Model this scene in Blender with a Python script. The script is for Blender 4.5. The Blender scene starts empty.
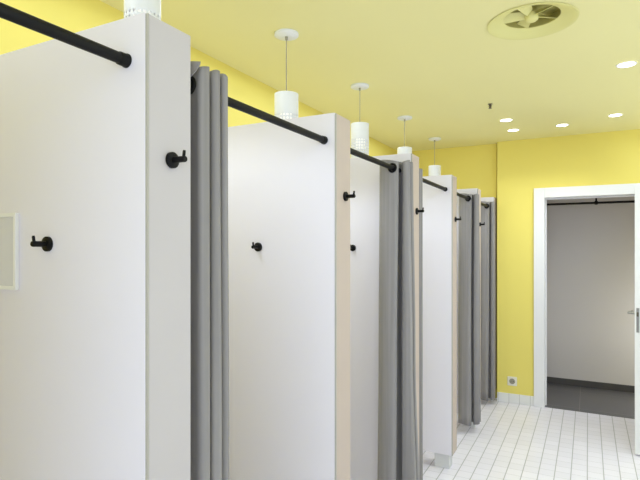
import bpy, bmesh, math, random
from mathutils import Vector, Matrix
PI = math.pi
random.seed(7)
SC = bpy.context.scene
COL = SC.collection

# ------------------------------------------------------------------ materials
def lin(c):
    c = c / 255.0
    return c / 12.92 if c <= 0.04045 else ((c + 0.055) / 1.055) ** 2.4
def rgb(r, g, b): return (lin(r), lin(g), lin(b), 1)

def mat(name, col, rough=0.6, var=0.03, scale=6.0, bump=0.0, bscale=200.0, metal=0.0, spec=0.5, emit=None, estr=0.0):
    m = bpy.data.materials.new(name); m.use_nodes = True
    nt = m.node_tree; b = nt.nodes['Principled BSDF']
    b.inputs['Roughness'].default_value = rough
    b.inputs['Metallic'].default_value = metal
    b.inputs['Specular IOR Level'].default_value = spec
    tc = nt.nodes.new('ShaderNodeTexCoord')
    nz = nt.nodes.new('ShaderNodeTexNoise'); nz.inputs['Scale'].default_value = scale
    nz.inputs['Detail'].default_value = 4
    nt.links.new(tc.outputs['Object'], nz.inputs['Vector'])
    mx = nt.nodes.new('ShaderNodeMix'); mx.data_type = 'RGBA'
    mx.inputs['A'].default_value = tuple(c * (1 - var) for c in col[:3]) + (1,)
    mx.inputs['B'].default_value = tuple(min(1, c * (1 + var)) for c in col[:3]) + (1,)
    nt.links.new(nz.outputs['Fac'], mx.inputs['Factor'])
    nt.links.new(mx.outputs['Result'], b.inputs['Base Color'])
    if bump:
        n2 = nt.nodes.new('ShaderNodeTexNoise'); n2.inputs['Scale'].default_value = bscale
        nt.links.new(tc.outputs['Object'], n2.inputs['Vector'])
        bp = nt.nodes.new('ShaderNodeBump'); bp.inputs['Strength'].default_value = bump
        bp.inputs['Distance'].default_value = 0.002
        nt.links.new(n2.outputs['Fac'], bp.inputs['Height'])
        nt.links.new(bp.outputs['Normal'], b.inputs['Normal'])
    if emit:
        b.inputs['Emission Color'].default_value = emit
        b.inputs['Emission Strength'].default_value = estr
    return m

def tile_mat(name, size, ox, oy, tile, grout, gw, rough=0.35, axes=('X', 'Y'), var=0.03, faint=0.0):
    m = bpy.data.materials.new(name); m.use_nodes = True
    nt = m.node_tree; b = nt.nodes['Principled BSDF']; L = nt.links.new
    tc = nt.nodes.new('ShaderNodeTexCoord'); sp = nt.nodes.new('ShaderNodeSeparateXYZ')
    L(tc.outputs['Object'], sp.inputs[0])
    def mth(op, a, bv=None):
        n = nt.nodes.new('ShaderNodeMath'); n.operation = op
        for i, v in enumerate((a, bv)):
            if v is None: continue
            if isinstance(v, (int, float)): n.inputs[i].default_value = v
            else: L(v, n.inputs[i])
        return n.outputs[0]
    masks = []; cells = []
    sx, sy = size
    for ax, s, o in ((axes[0], sx, ox), (axes[1], sy, oy)):
        t = mth('DIVIDE', mth('SUBTRACT', sp.outputs[ax], o), s)
        cells.append(mth('FLOOR', t))
        f = mth('FRACT', t)
        d = mth('MINIMUM', f, mth('SUBTRACT', 1.0, f))       # distance to the joint, 0..0.5
        masks.append(mth('ADD', mth('MULTIPLY', d, s), 0.0 if ax == axes[0] else faint))
    d = mth('MINIMUM', masks[0], masks[1])
    mr = nt.nodes.new('ShaderNodeMapRange'); mr.interpolation_type = 'SMOOTHSTEP'
    mr.inputs['From Min'].default_value = gw * 0.35; mr.inputs['From Max'].default_value = gw
    L(d, mr.inputs['Value'])
    cb = nt.nodes.new('ShaderNodeCombineXYZ'); L(cells[0], cb.inputs[0]); L(cells[1], cb.inputs[1])
    wn = nt.nodes.new('ShaderNodeTexWhiteNoise'); wn.noise_dimensions = '3D'; L(cb.outputs[0], wn.inputs['Vector'])
    m1 = nt.nodes.new('ShaderNodeMix'); m1.data_type = 'RGBA'
    m1.inputs['A'].default_value = tuple(c * (1 - var) for c in tile[:3]) + (1,)
    m1.inputs['B'].default_value = tuple(min(1, c * (1 + var)) for c in tile[:3]) + (1,)
    L(wn.outputs['Value'], m1.inputs['Factor'])
    m2 = nt.nodes.new('ShaderNodeMix'); m2.data_type = 'RGBA'
    m2.inputs['A'].default_value = grout
    L(m1.outputs['Result'], m2.inputs['B']); L(mr.outputs['Result'], m2.inputs['Factor'])
    L(m2.outputs['Result'], b.inputs['Base Color'])
    b.inputs['Roughness'].default_value = rough
    bp = nt.nodes.new('ShaderNodeBump'); bp.inputs['Strength'].default_value = 0.5; bp.inputs['Distance'].default_value = 0.002
    L(mr.outputs['Result'], bp.inputs['Height']); L(bp.outputs['Normal'], b.inputs['Normal'])
    return m

M = {}
M['yellow'] = mat('yellow_wall_paint', rgb(236, 220, 113), 0.75, 0.03, 1.5, 0.15, 300)
M['ceiling'] = mat('pale_yellow_ceiling_paint', rgb(238, 231, 168), 0.85, 0.02, 1.2, 0.1, 300)
M['white_wall'] = mat('white_wall_paint', rgb(228, 228, 228), 0.8, 0.02, 2)
M['panel'] = mat('white_partition_laminate', rgb(230, 226, 234), 0.5, 0.02, 2.2, 0.06, 60)
M['cap'] = mat('beige_edge_board', rgb(190, 174, 162), 0.55, 0.03, 5)
M['cap_pale'] = mat('pale_edge_board', rgb(190, 184, 184), 0.55, 0.02, 5)
M['edging'] = mat('grey_edge_strip', rgb(176, 172, 162), 0.5, 0.03)
M['black'] = mat('black_powder_coat', rgb(15, 14, 13), 0.5, 0.1, 30, 0.1, 400, spec=0.2)
M['trim'] = mat('white_gloss_trim', rgb(233, 232, 232), 0.35, 0.015)
M['door'] = mat('white_door_paint', rgb(232, 232, 228), 0.4, 0.015)
M['steel'] = mat('brushed_steel', rgb(170, 170, 168), 0.3, 0.05, 40, metal=0.9)
M['plastic'] = mat('white_plastic', rgb(232, 228, 212), 0.35, 0.01)
M['dark'] = mat('dark_recess', rgb(50, 48, 44), 0.8, 0.1)
M['porcelain'] = mat('white_lamp_enamel', rgb(232, 234, 238), 0.35, 0.01)
M['cord'] = mat('grey_cord', rgb(150, 145, 125), 0.6, 0.05)
M['vent'] = mat('painted_vent_metal', rgb(228, 222, 148), 0.6, 0.02)
M['vent_dark'] = mat('dark_vent_cavity', rgb(176, 168, 96), 0.9, 0.1)
M['downlight'] = mat('lit_downlight_lens', rgb(250, 248, 240), 0.4, 0.0, emit=(1, 0.97, 0.9, 1), estr=6)
M['bulb'] = mat('lit_bulb_glass', rgb(250, 248, 240), 0.4, 0.0, emit=(1, 0.97, 0.92, 1), estr=0.5)
M['brass'] = mat('dull_grey_metal', rgb(110, 102, 85), 0.4, 0.05, metal=0.6)
M['inner_wall'] = mat('grey_inner_wall', rgb(200, 195, 196), 0.8, 0.03, 1.4, 0.05, 100)
M['inner_floor'] = tile_mat('dark_floor_tile', (0.6, 0.6), -0.07, 5.29, rgb(96, 94, 97), rgb(125, 122, 120), 0.004, 0.4)
M['inner_base'] = mat('dark_tile_baseboard', rgb(70, 67, 66), 0.5, 0.05)
M['floor'] = tile_mat('white_floor_tile', (0.0955, 0.0955), 0.187, 0.02, rgb(234, 231, 240), rgb(176, 175, 178), 0.0042, 0.3, faint=0.0016)
M['base_tile'] = tile_mat('white_skirting_tile', (0.0955, 0.3), 0.187, -0.1, rgb(232, 231, 226), rgb(190, 188, 182), 0.003, 0.35, ('X', 'Z'))
M['paper'] = mat('grey_sign_panel', rgb(216, 215, 222), 0.25, 0.05, 9)
M['foot'] = mat('light_grey_foot', rgb(214, 214, 214), 0.5, 0.02)

def fabric():
    m = bpy.data.materials.new('grey_curtain_fabric'); m.use_nodes = True
    nt = m.node_tree; b = nt.nodes['Principled BSDF']; L = nt.links.new
    b.inputs['Roughness'].default_value = 0.75
    b.inputs['Sheen Weight'].default_value = 0.1
    tc = nt.nodes.new('ShaderNodeTexCoord')
    mp = nt.nodes.new('ShaderNodeMapping'); mp.inputs['Scale'].default_value = (60, 60, 1.2)
    L(tc.outputs['Object'], mp.inputs['Vector'])
    n1 = nt.nodes.new('ShaderNodeTexNoise'); n1.inputs['Scale'].default_value = 1.0; L(mp.outputs[0], n1.inputs['Vector'])
    mx = nt.nodes.new('ShaderNodeMix'); mx.data_type = 'RGBA'
    mx.inputs['A'].default_value = rgb(118, 114, 112); mx.inputs['B'].default_value = rgb(154, 150, 149)
    L(n1.outputs['Fac'], mx.inputs['Factor']); L(mx.outputs['Result'], b.inputs['Base Color'])
    n2 = nt.nodes.new('ShaderNodeTexNoise'); n2.inputs['Scale'].default_value = 700; L(tc.outputs['Object'], n2.inputs['Vector'])
    bp = nt.nodes.new('ShaderNodeBump'); bp.inputs['Strength'].default_value = 0.2; bp.inputs['Distance'].default_value = 0.001
    L(n2.outputs['Fac'], bp.inputs['Height']); L(bp.outputs['Normal'], b.inputs['Normal'])
    return m
M['fabric'] = fabric()

# ------------------------------------------------------------------ mesh helpers
def box(bm, x0, x1, y0, y1, z0, z1, bev=0.0):
    vs = [bm.verts.new((x, y, z)) for x in (x0, x1) for y in (y0, y1) for z in (z0, z1)]
    idx = [(0, 1, 3, 2), (4, 6, 7, 5), (0, 4, 5, 1), (2, 3, 7, 6), (0, 2, 6, 4), (1, 5, 7, 3)]
    fs = [bm.faces.new([vs[i] for i in f]) for f in idx]
    if bev:
        es = list({e for f in fs for e in f.edges})
        bmesh.ops.bevel(bm, geom=es, offset=bev, segments=2, affect='EDGES', profile=0.5)

def frame_of(d):
    d = d.normalized()
    a = Vector((0, 0, 1)) if abs(d.z) < 0.9 else Vector((1, 0, 0))
    u = d.cross(a).normalized(); v = d.cross(u).normalized()
    return u, v

def lathe(bm, base, axis, prof, n=24, cap0=True, cap1=True):
    """prof: list of (distance along axis, radius)"""
    base = Vector(base); axis = Vector(axis).normalized(); u, v = frame_of(axis)
    rings = []
    for t, r in prof:
        rings.append([bm.verts.new(base + axis * t + (u * math.cos(2 * PI * k / n) + v * math.sin(2 * PI * k / n)) * r) for k in range(n)])
    for a, b in zip(rings, rings[1:]):
        for k in range(n):
            bm.faces.new((a[k], a[(k + 1) % n], b[(k + 1) % n], b[k]))
    if cap0: bm.faces.new(rings[0])
    if cap1: bm.faces.new(list(reversed(rings[-1])))

def torus(bm, c, axis, R, r, n=24, m=8):
    c = Vector(c); axis = Vector(axis).normalized(); u, v = frame_of(axis)
    g = []
    for i in range(n):
        a = 2 * PI * i / n; d = u * math.cos(a) + v * math.sin(a)
        g.append([bm.verts.new(c + d * (R + r * math.cos(2 * PI * j / m)) + axis * r * math.sin(2 * PI * j / m)) for j in range(m)])
    for i in range(n):
        for j in range(m):
            bm.faces.new((g[i][j], g[(i + 1) % n][j], g[(i + 1) % n][(j + 1) % m], g[i][(j + 1) % m]))

def obj(name, bm, m, parent=None, smooth=None):
    bmesh.ops.recalc_face_normals(bm, faces=bm.faces)
    me = bpy.data.meshes.new(name); bm.to_mesh(me); bm.free()
    me.materials.append(m)
    o = bpy.data.objects.new(name, me); COL.objects.link(o)
    if smooth is not None:
        me.shade_smooth() if smooth >= 180 else None
        if smooth < 180:
            for p in me.polygons: p.use_smooth = True
            me.set_sharp_from_angle(angle=math.radians(smooth))
    if parent: o.parent = parent
    return o

def thing(name, label, cat, loc, group=None):
    o = bpy.data.objects.new(name, None); COL.objects.link(o)
    o.location = loc; o.empty_display_size = 0.05
    o['label'] = label; o['category'] = cat
    if group: o['group'] = group
    return o

def struct(name, bm, m, **k):
    o = obj(name, bm, m, **k); o['kind'] = 'structure'
    return o

def dup(root, loc, label):
    r = root.copy(); COL.objects.link(r); r.location = loc; r['label'] = label
    for ch in list(root.children):
        c = ch.copy(); COL.objects.link(c); c.parent = r
        for g in ch.children:
            d = g.copy(); COL.objects.link(d); d.parent = c
    return r

def lamp(kind, name, loc, rot, power, color=(1, 1, 1), **k):
    l = bpy.data.lights.new(name, kind); l.energy = power; l.color = color
    for a, b in k.items(): setattr(l, a, b)
    o = bpy.data.objects.new(name, l); COL.objects.link(o); o.location = loc; o.rotation_euler = rot
    return o

# ------------------------------------------------------------------ layout numbers (metres; camera over the origin)
EYE = 1.496
CEIL = 2.517
FX = -0.80            # front line of the partitions
BX = -1.79            # back wall of the cubicles
RX = 1.75             # corridor's other wall
Y0 = -3.0
PW = 0.13             # partition thickness
PY = [-0.143, 0.760, 1.645, 2.535, 3.42, 4.31, 5.138]
PT = 1.979
PB = 0.102
WY = 5.19             # end wall, corridor part
WL = 5.272             # end wall, cubicle part
RODX = -0.847; RODZ = 1.883

# ------------------------------------------------------------------ setting
bm = bmesh.new(); box(bm, BX - 0.1, RX + 0.1, Y0, WY + 0.08, -0.08, 0.0)
struct('floor', bm, M['floor'])

# ceiling slab with a round hole for the vent
VX, VY, VR = -0.226, 2.495, 0.193
bm = bmesh.new()
N = 48
hole = [bm.verts.new((VX + (VR - .012) * math.cos(2 * PI * k / N + PI / 4), VY + (VR - .012) * math.sin(2 * PI * k / N + PI / 4), CEIL)) for k in range(N)]
def sqp(k):
    a = 2 * PI * k / N + PI / 4; c, s = math.cos(a), math.sin(a); q = 0.4 / max(abs(c), abs(s))
    return (VX + c * q, VY + s * q, CEIL)
sq = [bm.verts.new(sqp(k)) for k in range(N)]
for k in range(N): bm.faces.new((hole[k], hole[(k + 1) % N], sq[(k + 1) % N], sq[k]))
x0, x1, y0, y1 = BX - 0.1, RX + 0.1, Y0, WL + 0.1
q = N // 4
cs = [bm.verts.new(p) for p in ((x1, y1, CEIL), (x0, y1, CEIL), (x0, y0, CEIL), (x1, y0, CEIL))]
for s in range(4):
    side = [sq[(s * q + i) % N] for i in range(q + 1)]
    bm.faces.new(side + [cs[(s + 1) % 4], cs[s]])
o = struct('ceiling', bm, M['ceiling'])
md = o.modifiers.new('thick', 'SOLIDIFY'); md.thickness = 0.02; md.offset = -1
# recalc may have flipped the slab: make sure it grows upwards
if o.data.polygons[0].normal.z > 0:
    md.offset = 1

bm = bmesh.new(); box(bm, BX - 0.1, BX, Y0, WL + 0.1, 0, CEIL); struct('wall_left', bm, M['yellow'])
bm = bmesh.new(); box(bm, RX, RX + 0.1, Y0, WY + 0.1, 0, CEIL); struct('wall_right', bm, M['white_wall'])
bm = bmesh.new(); box(bm, BX, FX + 0.0, WL, WL + 0.1, 0, CEIL); struct('wall_far_left', bm, M['yellow'])
# end wall with the doorway
DX0, DX1, DZ = -0.358, 0.525, 1.954
bm = bmesh.new()
box(bm, FX + .018, DX0 - 0.03, WY, WY + 0.12, 0, CEIL)
box(bm, DX1 + 0.03, RX, WY, WY + 0.12, 0, CEIL)
box(bm, DX0 - 0.03, DX1 + 0.03, WY, WY + 0.12, DZ + 0.03, CEIL)
struct('wall_far', bm, M['yellow'])
# tiled skirting
bm = bmesh.new()
box(bm, FX + 0.02, DX0 - 0.0925, WY - 0.012, WY, 0, 0.09, 0.002)
box(bm, DX1 + 0.105, RX, WY - 0.012, WY, 0, 0.09, 0.002)
struct('baseboard_far', bm, M['base_tile'])
# casing and jambs
bm = bmesh.new()
cw = 0.092
box(bm, DX0 - cw, DX0, WY - 0.028, WY, 0, DZ + cw, 0.003)
box(bm, DX1, DX1 + cw, WY - 0.028, WY, 0, DZ + cw, 0.003)
box(bm, DX0, DX1, WY - 0.028, WY, DZ, DZ + cw, 0.003)
box(bm, DX0 - 0.028, DX0 + 0.0, WY, WY + 0.13, 0, DZ + 0.028)
box(bm, DX1, DX1 + 0.028, WY, WY + 0.13, 0, DZ + 0.028)
box(bm, DX0, DX1, WY, WY + 0.13, DZ, DZ + 0.028)
# stop bead
box(bm, DX0, DX0 + 0.012, WY + 0.06, WY + 0.10, 0, DZ - 0.012, 0.002)
box(bm, DX1 - 0.012, DX1, WY + 0.06, WY + 0.10, 0, DZ - 0.012, 0.002)
box(bm, DX0, DX1, WY + 0.06, WY + 0.10, DZ - 0.012, DZ, 0.002)
struct('trim_1', bm, M['trim'])

# room beyond the doorway
IX0, IX1, IY = -0.75, 1.25, 6.13
bm = bmesh.new(); box(bm, IX0, IX1, WY + 0.005, IY, -0.05, 0.002); struct('floor_inner', bm, M['inner_floor'])
bm = bmesh.new(); box(bm, IX0 - 0.1, IX1 + 0.1, IY, IY + 0.1, 0, 2.5); struct('wall_inner_far', bm, M['inner_wall'])
bm = bmesh.new(); box(bm, IX0 - 0.1, IX0, WY + 0.12, IY, 0, 2.5); struct('wall_inner_left', bm, M['inner_wall'])
bm = bmesh.new(); box(bm, IX1, IX1 + 0.1, WY + 0.12, IY, 0, 2.5); struct('wall_inner_right', bm, M['inner_wall'])
bm = bmesh.new(); box(bm, IX0 - 0.1, IX1 + 0.1, WY + 0.12, IY + 0.1, 2.35, 2.42); struct('ceiling_inner', bm, M['inner_wall'])
bm = bmesh.new(); box(bm, IX0, IX1, IY - 0.012, IY, 0.002, 0.072, 0.002); struct('baseboard_inner', bm, M['inner_base'])

# door leaf standing open into the corridor
hx, hy = DX1 - 0.005, WY - 0.03
fx, fy = 0.296, 4.285
LW = math.hypot(fx - hx, fy - hy)
door = bpy.data.objects.new('door_1', None); COL.objects.link(door); door['kind'] = 'structure'
door.location = (hx, hy, 0); door.rotation_euler = (0, 0, math.atan2(fy - hy, fx - hx))
# local x: hinge -> free edge ; local -y faces the opening side (left in view)
bm = bmesh.new(); box(bm, 0.0, LW, 0.0, 0.04, 0.012, 1.946, 0.002); obj('door_leaf', bm, M['door'], door)
bm = bmesh.new(); box(bm, LW - 0.0005, LW + 0.0015, 0.011, 0.029, 0.885, 1.06, 0.0005); fp = obj('lock_faceplate', bm, M['steel'], door)
bm = bmesh.new(); box(bm, LW + 0.001, LW + 0.009, 0.014, 0.026, 1.0, 1.03, 0.001); obj('latch', bm, M['brass'], fp)
for side in (-1, 1):
    ys = 0.0 if side < 0 else 0.04
    h = bmesh.new()
    lathe(h, (LW - 0.06, ys, 1.015), (0, side, 0), [(0, .026), (.007, .026), (.009, .022)], 24)
    lathe(h, (LW - 0.06, ys + side * .008, 1.015), (0, side, 0), [(0, .009), (.045, .009)], 16)
    lathe(h, (LW - 0.052, ys + side * .048, 1.015), (-1, 0, 0), [(0, .007), (.004, .0095), (.118, .009), (.122, .006)], 16)
    obj('door_handle', h, M['steel'], door, smooth=40)

# ------------------------------------------------------------------ partitions
ordw = ['', 'nearest', 'second', 'third', 'fourth', 'fifth', 'farthest']
def partition(y, label, capm, near=False):
    PW = 0.134 if near else 0.13
    t = thing('cubicle_partition', label, 'partition', (FX, y, 0), 'white fitting room partitions in a row')
    D = BX - FX
    bm = bmesh.new(); box(bm, D + 0.001, -0.006, 0, PW, PB, PT, 0.0015); obj('panel', bm, M['panel'], t)
    bm = bmesh.new(); box(bm, -0.006, 0.0, 0.006, PW - 0.004, PB, PT - 0.003, 0.001); obj('end_board', bm, capm, t)
    bm = bmesh.new(); box(bm, -0.006, 0.0008, 0.0012, 0.0052, PB, PT - 0.003, 0.0005); obj('edge_strip', bm, M['edging'], t)
    bm = bmesh.new(); box(bm, -0.128, -0.026, 0.025, PW - 0.025, 0.0, PB, 0.002); obj('foot', bm, M['foot'], t)
    bm = bmesh.new(); box(bm, D + 0.04, D + 0.15, 0.025, PW - 0.025, 0.0, PB, 0.002); obj('foot', bm, M['foot'], t)
    return t
plabels = ['',
    'tall white fitting room partition nearest the camera, small grey sign on its face',
    'white fitting room partition second from the front, left end carrying only one hook and no curtain',
    'white fitting room partition third from the front, grey curtains gathered on both its sides',
    'white fitting room partition fourth from the front, its raised foot showing above the white tiles',
    'white fitting room partition fifth from the front, behind the grey curtain that shows its full hem',
    'white fitting room partition standing against the yellow end wall, farthest of the row']
plabels[2] = 'white fitting room partition second from the front, with one black hook on its bare face'
# the support of the near rod, behind the camera's left edge
bm = bmesh.new(); box(bm, BX + .001, FX, PY[0], PY[0] + PW, 0.0, PT, 0.002); struct('wall_near', bm, M['panel'])
for i in range(1, 7):
    partition(PY[i], plabels[i], M['cap_pale'] if i == 1 else M['cap'], i == 1)

# ------------------------------------------------------------------ rods
rod_labels = [
    'thick black curtain rod at the top left, ending on the nearest partition',
    'black curtain rod running between the nearest and second partitions',
    'black curtain rod running between the second and third partitions',
    'black curtain rod between the third and fourth partitions',
    'short visible black rod between the fourth and fifth partitions',
    'short visible black rod in front of the farthest partition']
for i in range(6):
    a = PY[i] + (0.134 if i == 1 else PW); b = PY[i + 1]
    t = thing('curtain_rod', rod_labels[i], 'curtain rod', (RODX - (.011 if i == 0 else 0), a, RODZ + (.004 if i == 0 else 0)), 'black curtain rods between the partitions')
    L = b - a
    bm = bmesh.new(); lathe(bm, (0, 0.002, 0), (0, 1, 0), [(0, .0118), (L - .004, .0118)], 24); obj('pole', bm, M['black'], t, smooth=40)
    for s, yy in ((1, 0.0), (-1, L)):
        bm = bmesh.new()
        lathe(bm, (0, yy, 0), (0, s, 0), [(0.0003, .0150), (.003, .0150), (.004, .0138), (.020, .0136), (.022, .0125)], 24)
        obj('end_socket', bm, M['black'], t, smooth=40)

# ------------------------------------------------------------------ curtains
def spline(pts, per=12):
    out = []
    for i in range(len(pts) - 1):
        p0 = pts[max(i - 1, 0)]; p1 = pts[i]; p2 = pts[i + 1]; p3 = pts[min(i + 2, len(pts) - 1)]
        for k in range(per):
            t = k / per
            out.append(tuple(0.5 * (2 * b + (c - a) * t + (2 * a - 5 * b + 4 * c - d) * t * t + (3 * b - a - 3 * c + d) * t ** 3)
                             for a, b, c, d in zip(p0, p1, p2, p3)))
    out.append(pts[-1]); return out

def curtain(label, top, bot, zt, zb, eyelets, seed, ylim, flap=0.0):
    """gathered eyelet curtain. top / bot: plan path (world x, world y) of the folds at its head and hem"""
    rnd = random.Random(seed)
    ya = min(p[1] for p in top)
    t = thing('fitting_room_curtain', label, 'curtain', (RODX, ya, 0), 'grey curtains gathered at the partitions')
    # mid path: a slightly different arrangement so the folds wander on their way down
    mid = [((a[0] * .6 + b[0] * .4) + rnd.uniform(-.004, .004), (a[1] * .6 + b[1] * .4) + rnd.uniform(-.003, .003)) for a, b in zip(top, bot)]
    P = [spline(top), spline(mid), spline(bot)]
    rows = 40; bm = bmesh.new(); grid = []
    for r in range(rows + 1):
        v = (r / rows) ** 1.5; z = zt + (zb - zt) * v
        if v < .5: A, B, w = P[0], P[1], v * 2
        else: A, B, w = P[1], P[2], v * 2 - 1
        w = w * w * (3 - 2 * w)
        row = []
        for k, (p, q_) in enumerate(zip(A, B)):
            x = p[0] * (1 - w) + q_[0] * w; y = p[1] * (1 - w) + q_[1] * w
            if flap and k < 30:
                e = math.exp(-((zt - z) / .045) ** 2) * (1 - k / 30) ** 1.2
                x += flap * e; y += .016 * e
            y = min(max(y, ylim[0]), ylim[1])
            zz = z + (.005 * math.sin(k * .09) if r in (0, rows) else 0)
            row.append(bm.verts.new((x - RODX, y - ya, zz)))
        grid.append(row)
    for r in range(rows):
        for k in range(len(grid[0]) - 1):
            bm.faces.new((grid[r][k], grid[r][k + 1], grid[r + 1][k + 1], grid[r + 1][k]))
    o = obj('fabric', bm, M['fabric'], t, smooth=180)
    md = o.modifiers.new('thick', 'SOLIDIFY'); md.thickness = 0.002; md.offset = 0
    for yy in eyelets:
        bm = bmesh.new(); torus(bm, (0, yy - ya, RODZ), (0, 1, 0), 0.0185, 0.0058, 24, 8)
        obj('eyelet', bm, M['black'], t, smooth=180)
    return t

def serp(y0, widths, xin, xout, lean=0.3):
    """rounded folds: out and back once per width"""
    pts = [(xin, y0 + .002)]; y = y0
    for w in widths:
        pts += [((xin + xout) / 2, y + w * .10), (xout - .008, y + w * .06), (xout, y + w * .38), (xout - .007, y + w * .74),
                ((xin + xout) / 2, y + w * .72), (xin + .006, y + w * .72), (xin, y + w * .90)]
        y += w
    return pts
def shape2(pts, fx, dx, dy, y0, fy=1.0):
    return [(RODX + (x - RODX) * fx + dx, y0 + (y - y0) * fy + dy) for x, y in pts]

# behind the nearest partition: a loose leading edge, then four round folds
yb = PY[1] + .134 + .004
head = [(-.850, yb + .004), (-.862, yb + .006), (-.876, yb + .008), (-.890, yb + .014)]
top = head + serp(yb + .034, [.048, .036, .028], -.888, -.806)[1:] + [(-.850, yb + .150), (-.826, yb + .153)]
bot = shape2(top, 1.05, .002, .0, yb, 1.02)
curtain('grey eyelet curtain gathered just behind the nearest partition, its top above the black rod', top, bot, 1.926, .05,
        [yb + .036, yb + .066, yb + .082, yb + .104, yb + .116, yb + .132], 3, (yb, 1.2), .055)

def stack_path(Y, k=1.0):
    """folds pressed against the face at y = Y, the leading panel turned to the corridor's near end"""
    return [(-.928, Y - .122), (-.914, Y - .150), (-.888, Y - .162), (-.856, Y - .163), (-.834, Y - .152), (-.827, Y - .130), (-.838, Y - .100), (-.846, Y - .070),
            (-.835, Y - .056), (-.825, Y - .066), (-.819, Y - .095), (-.808, Y - .112), (-.790, Y - .106), (-.783, Y - .088), (-.796, Y - .066),
            (-.850, Y - .050), (-.895, Y - .042), (-.900, Y - .034), (-.850, Y - .034), (-.800, Y - .044), (-.786, Y - .030), (-.798, Y - .014), (-.86, Y - .012)]
def hem(pts, n_out, k1, k2, dy, gap=0.0):
    out = []
    for i, (x, y) in enumerate(pts):
        k = k1 if i < 8 else k2
        xx = RODX + (x - RODX) * k + (n_out if i >= 12 and x > RODX else 0) - (gap if 4 <= i < 7 else 0)
        out.append((xx, y + dy * (1 if i < 8 else .3)))
    return out
for Y, zt, zb, no, k1, k2, dy, gap, sd, lb in (
    (PY[3], 1.922, .05, .034, 1.10, 1.05, -.012, .012, 11, 'grey curtain gathered in front of the third partition, black eyelet showing at its top'),
    (PY[5], 1.922, .073, .012, 1.04, 1.0, -.006, .002, 21, 'grey curtain in front of the fifth partition, hanging just above the white tiles'),
    (PY[6], 1.926, .045, .004, 0.96, .98, -.004, .010, 31, 'farthest grey curtain, hanging beside the yellow end wall')):
    tp = stack_path(Y)
    if sd == 21: tp = [(x, Y + (y - Y) * .96) for x, y in tp]
    if sd == 31: tp = [(-.846 + (x + .846) * .93, Y + (y - Y) * .88) for x, y in tp]
    y1 = tp[3][1]
    curtain(lb, tp, hem(tp, no, k1, k2, dy, gap), zt, zb, [y1 - .001, tp[15][1], tp[18][1]], sd, (0, Y - .005))
yb = PY[3] + PW + .005
top = serp(yb, [.034, .032, .030], -.900, -.808)
curtain('thin sliver of grey curtain showing past the far side of the third partition', top, shape2(top, 1.0, .006, 0, yb, .8), 1.926, .05,
        [yb + .006, yb + .026, yb + .042, yb + .062, yb + .078, yb + .098], 5, (yb, 3))

# ------------------------------------------------------------------ hooks
def hook_parts(t):
    # peg along local -Y, plate on the plane y=0
    bm = bmesh.new(); lathe(bm, (0, 0.0005, 0), (0, -1, 0), [(0, .0175), (.0065, .0175), (.008, .0155)], 32); obj('wall_plate', bm, M['black'], t, smooth=40)
    bm = bmesh.new(); lathe(bm, (0, -0.007, 0), (0, -1, 0), [(0, .0068), (.026, .0068), (.030, .0070), (.033, .0058)], 20); obj('peg', bm, M['black'], t, smooth=40)
    bm = bmesh.new(); lathe(bm, (0, -0.0345, 0.002), (0, -.12, 1), [(0, .0036), (.014, .0034), (.017, .0026)], 14); obj('pin', bm, M['black'], t, smooth=40)
proto = thing('coat_hook', 'black peg hook on the white face of the nearest partition', 'hook', (-1.117, PY[1], 1.503), 'black hooks on the partition faces')
hook_parts(proto)
dup(proto, (-1.135, PY[2], 1.496), 'black peg hook on the white face of the second partition')
dup(proto, (-1.130, PY[3], 1.491), 'black peg hook on the third partition face, partly hidden behind the second partition')
elabs = ['', 'black peg hook on the end board of the nearest partition', 'black peg hook on the end board of the second partition',
         'black peg hook on the end board of the third partition', 'black peg hook on the end board of the fourth partition',
         'black peg hook on the end board of the fifth partition']
for i in range(1, 6):
    h = dup(proto, (FX + 0.0008, PY[i] + (0.069 if i == 1 else 0.077), 1.684), elabs[i]); h['group'] = 'black hooks on the partition ends'
    h.rotation_euler = (0, 0, PI / 2)

# ------------------------------------------------------------------ small sign on the first partition
t = thing('wall_sign', 'small blank grey panel in a white frame on the nearest partition', 'sign', (-1.369, PY[1], 1.485))
bm = bmesh.new()
w, h_, d, b = .141, .094, .010, .009
box(bm, -w, -w + b, -d, -0.0003, -h_, h_, .001); box(bm, w - b, w, -d, -0.0003, -h_, h_, .001)
box(bm, -w + b, w - b, -d, -0.0003, h_ - b, h_, .001); box(bm, -w + b, w - b, -d, -0.0003, -h_, -h_ + b, .001)
obj('frame', bm, M['trim'], t)
bm = bmesh.new(); box(bm, -w + b, w - b, -.006, -0.0003, -h_ + b, h_ - b); obj('face_panel', bm, M['paper'], t)

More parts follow.
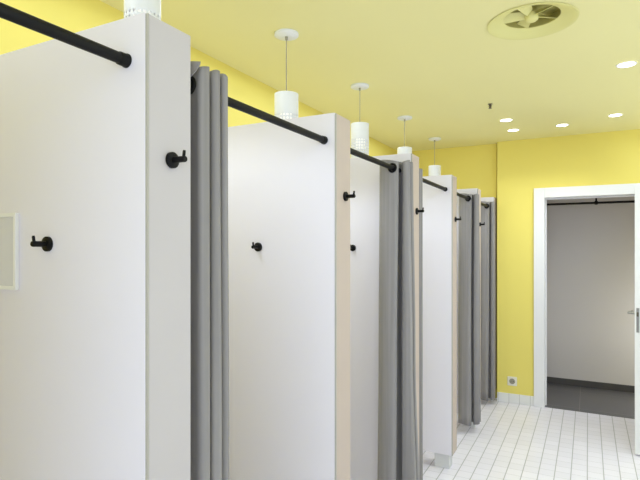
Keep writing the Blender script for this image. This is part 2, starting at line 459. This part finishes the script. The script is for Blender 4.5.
# ------------------------------------------------------------------ pendants
def shade_mesh():
    """white cylinder: plain upper band, lattice below"""
    R, H, band = .057, .27, .095
    nc, nr = 44, 20
    zs = [0.0, -0.003, -band] + [-(band + (H - band - .006) * (j + 1) / nr) for j in range(nr)] + [-H]
    bm = bmesh.new(); rings = []
    for z in zs:
        rings.append([bm.verts.new((R * math.cos(2 * PI * k / nc), R * math.sin(2 * PI * k / nc), z)) for k in range(nc)])
    for j in range(len(zs) - 1):
        for k in range(nc):
            if 2 <= j < 2 + nr and (j - 2) % 2 == 1 and k % 2 == 1: continue
            a, b = rings[j], rings[j + 1]
            bm.faces.new((a[k], a[(k + 1) % nc], b[(k + 1) % nc], b[k]))
    return bm
def pendant(y, ztop, label, first=None):
    t = thing('pendant_lamp', label, 'pendant lamp', (-1.277, y, CEIL), 'white pendant lamps over the fitting cubicles')
    zt = ztop - CEIL
    bm = bmesh.new(); lathe(bm, (0, 0, -.0005), (0, 0, -1), [(0, .058), (.010, .058), (.014, .052), (.015, .008)], 40); obj('ceiling_rose', bm, M['porcelain'], t, smooth=35)
    bm = bmesh.new(); lathe(bm, (0, 0, -.015), (0, 0, -1), [(0, .007), (.016, .006), (.018, .003)], 16); obj('cord_grip', bm, M['cord'], t, smooth=40)
    bm = bmesh.new(); lathe(bm, (0, 0, -.03), (0, 0, -1), [(0, .0024), (-zt - .03, .0024)], 10); obj('cord', bm, M['cord'], t, smooth=40)
    s = obj('shade', shade_mesh(), M['porcelain'], t, smooth=60); s.location = (0, 0, zt)
    md = s.modifiers.new('thick', 'SOLIDIFY'); md.thickness = .002; md.offset = -1
    bm = bmesh.new(); lathe(bm, (0, 0, zt + .0005), (0, 0, -1), [(0, .0565), (.003, .0565)], 40); obj('shade_lid', bm, M['porcelain'], t)
    bm = bmesh.new()
    lathe(bm, (0, 0, zt - .005), (0, 0, -1), [(0, .016), (.05, .016), (.06, .013), (.085, .026), (.11, .032), (.135, .029), (.15, .017), (.156, .003)], 20)
    obj('bulb', bm, M['bulb'], t, smooth=60)
    return t
plab = ['white pendant shade above the nearest partition, cut off by the top of the photo',
        'white pendant lamp on a cord with the lowest shade, above the second partition, largest ceiling rose',
        'white perforated pendant lamp whose dotted shade shows beside the second partition',
        'white pendant lamp above the third partition, shade mostly hidden behind it',
        'farthest and smallest white pendant lamp, above the fourth partition']
plab[1] = 'white pendant lamp above the second partition, with the largest round ceiling rose'
for y, zt, lb in zip((1.195, 2.085, 2.972, 3.862, 4.75), (2.345, 2.226, 2.273, 2.275, 2.258), plab):
    pendant(y, zt, lb)
    lamp('SPOT', 'pendant_light', (-1.277, y, zt - .28), (0, 0, 0), 6, (.74, .84, 1.0), spot_size=2.9, spot_blend=.5, shadow_soft_size=.05)

# ------------------------------------------------------------------ ceiling vent
t = thing('ceiling_vent', 'large round swirl air vent recessed in the pale yellow ceiling', 'air vent', (VX, VY, CEIL))
bm = bmesh.new()
lathe(bm, (0, 0, 0), (0, 0, 1), [(-.001, .181), (-.003, .193), (-.0045, .192), (-.004, .184), (.002, .170), (.010, .148), (.018, .128), (.022, .120), (.026, .122)], 64, False, False)
obj('dish_ring', bm, M['vent'], t, smooth=50)
bm = bmesh.new()
lathe(bm, (0, 0, 0), (0, 0, 1), [(.022, .124), (.06, .124), (.061, .01)], 48, False, True)
obj('duct', bm, M['vent_dark'], t, smooth=50)
bm = bmesh.new()
lathe(bm, (0, 0, 0), (0, 0, 1), [(.002, .004), (.003, .020), (.010, .028), (.024, .029), (.04, .025)], 28)
obj('hub', bm, M['vent'], t, smooth=50)
for k in range(5):
    a = 2 * PI * k / 5 + 0.75
    bm = bmesh.new()
    ca, sa = math.cos(a), math.sin(a)
    pts = []
    for r, w0 in ((.026, .012), (.08, .019), (.122, .026)):
        for s, dz in ((-1, 0.0), (1, .026)):
            pts.append(Vector((ca * r - sa * s * w0, sa * r + ca * s * w0, .020 + dz)))
    vs = [bm.verts.new(p) for p in pts]
    bm.faces.new((vs[0], vs[1], vs[3], vs[2])); bm.faces.new((vs[2], vs[3], vs[5], vs[4]))
    o = obj('blade', bm, M['vent'], t)
    md = o.modifiers.new('thick', 'SOLIDIFY'); md.thickness = .002; md.offset = 0

# ------------------------------------------------------------------ downlights, sprinkler
dls = [((.19, 3.318), 'round lit ceiling downlight nearest the camera, at the right edge'),
       ((.187, 4.554), 'lit ceiling downlight near the end wall, above the doorway and rightmost there'),
       ((-.191, 4.72), 'lit ceiling downlight near the end wall, middle one between two others'),
       ((-.582, 4.325), 'lit ceiling downlight of the left pair, the one further from the end wall'),
       ((-.577, 4.723), 'lit ceiling downlight of the left pair, the one closer to the end wall')]
for (x, y), lb in dls:
    t = thing('downlight', lb, 'ceiling light', (x, y, CEIL), 'round ceiling downlights')
    bm = bmesh.new()
    lathe(bm, (0, 0, 0), (0, 0, -1), [(.0005, .052), (.003, .052), (.005, .049), (.004, .044), (.002, .043)], 36, False, False)
    obj('trim_ring', bm, M['trim'], t, smooth=50)
    bm = bmesh.new(); lathe(bm, (0, 0, 0), (0, 0, -1), [(.001, .0445), (.0025, .043)], 36); obj('lens', bm, M['downlight'], t)
    lamp('SPOT', 'downlight_lamp', (x, y, CEIL - .02), (0, 0, 0), 9, (.87, .94, 1.0), spot_size=2.2, spot_blend=.8, shadow_soft_size=.04)

t = thing('fire_sprinkler', 'tiny grey sprinkler head hanging from the ceiling', 'sprinkler', (-.618, 3.788, CEIL)); t.scale = (.8, .8, .75)
bm = bmesh.new(); lathe(bm, (0, 0, 0), (0, 0, -1), [(.0005, .021), (.004, .020), (.006, .014)], 24); obj('collar', bm, M['brass'], t, smooth=40)
bm = bmesh.new(); lathe(bm, (0, 0, -.005), (0, 0, -1), [(0, .010), (.014, .010), (.016, .006), (.036, .005)], 16); obj('body', bm, M['brass'], t, smooth=40)
bm = bmesh.new()
for s in (-1, 1):
    lathe(bm, (s * .012, 0, -.014), (-s * .25, 0, -1), [(0, .0025), (.03, .0025)], 8)
obj('yoke', bm, M['brass'], t)
bm = bmesh.new(); lathe(bm, (0, 0, -.041), (0, 0, -1), [(0, .015), (.002, .015)], 16); obj('deflector', bm, M['brass'], t)

# ------------------------------------------------------------------ power socket
t = thing('power_socket', 'square white wall socket low on the yellow end wall', 'socket', (-.643, WY, .21))
bm = bmesh.new(); box(bm, -.043, .043, -.010, -.0003, -.043, .043, .003); obj('cover_plate', bm, M['plastic'], t)
bm = bmesh.new(); lathe(bm, (0, -.010, 0), (0, -1, 0), [(0, .026), (.004, .026), (.0045, .022), (.001, .020)], 32); obj('socket_insert', bm, M['cord'], t, smooth=40)
for s in (-1, 1):
    bm = bmesh.new(); lathe(bm, (s * .0095, -.0112, 0), (0, -1, 0), [(0, .0035), (.001, .0035)], 12); obj('pin_hole', bm, M['dark'], t)

# ------------------------------------------------------------------ rail in the room beyond
t = thing('ceiling_rail', 'slim black rail with a central bracket inside the grey room beyond the doorway', 'rail', (0.1, 5.62, 1.924))
bm = bmesh.new(); lathe(bm, (-.84, 0, 0), (1, 0, 0), [(0, .011), (1.98, .011)], 20); obj('pole', bm, M['black'], t, smooth=40)
bm = bmesh.new(); lathe(bm, (-.030, 0, -.018), (0, 0, 1), [(0, .010), (.004, .015), (.034, .015), (.038, .008), (.413, .008)], 20); obj('bracket', bm, M['black'], t, smooth=40)
for x, s in ((-.85, 1), (1.15, -1)):
    bm = bmesh.new(); lathe(bm, (x, 0, 0), (s, 0, 0), [(0.0003, .02), (.004, .02), (.006, .015), (.02, .015)], 20); obj('end_socket', bm, M['black'], t, smooth=40)

# ------------------------------------------------------------------ light
w = bpy.data.worlds.new('world'); SC.world = w; w.use_nodes = True
bg = w.node_tree.nodes['Background']
bg.inputs['Color'].default_value = (0.67, 0.77, 1.0, 1); bg.inputs['Strength'].default_value = 1.15
# shop lighting behind the photographer: broad, soft
lamp('AREA', 'shop_light', (0.55, -2.4, 1.7), (math.radians(88), 0, math.radians(8)), 50, (.67, .78, 1.0), shape='RECTANGLE', size=2.6, size_y=1.8)
lamp('AREA', 'corridor_fill', (0.75, 2.6, CEIL - .03), (0, 0, 0), 41, (.67, .78, 1.0), shape='RECTANGLE', size=.5, size_y=4.2)  # added overhead fill for the corridor, not one of the ceiling fittings
lamp('AREA', 'ceiling_fill', (1.3, 2.4, 0.9), (math.radians(180), math.radians(-15), 0), 17, (.76, .85, 1.0), shape='RECTANGLE', size=.5, size_y=5.0)  # added fill aimed upwards to brighten the ceiling, no fitting stands here
lamp('AREA', 'cubicle_fill', (-1.45, 2.5, CEIL - .02), (0, 0, 0), 12, (.67, .78, 1.0), shape='RECTANGLE', size=.3, size_y=4.6)  # unseen fill added over the cubicles to lift the partition faces
lamp('POINT', 'inner_fill', (.95, 5.6, .7), (0, 0, 0), 12.5, (.86, .93, 1.0), shadow_soft_size=.2)  # invented low fill that lightens the walls beyond the doorway

# ------------------------------------------------------------------ camera
cam = bpy.data.cameras.new('camera'); co = bpy.data.objects.new('camera', cam); COL.objects.link(co)
cam.sensor_width = 36; cam.lens = 36 * 510 / 640
cam.shift_y = 7 / 640
cam.clip_start = .05
co.location = (0, 0, EYE); co.rotation_euler = (PI / 2, 0, math.atan(268 / 510))
SC.camera = co

SC.view_settings.view_transform = 'Standard'
SC.view_settings.look = 'None'
SC.view_settings.exposure = 0.13
SC.view_settings.gamma = 1.0
SC.cycles.max_bounces = 10
SC.cycles.diffuse_bounces = 6
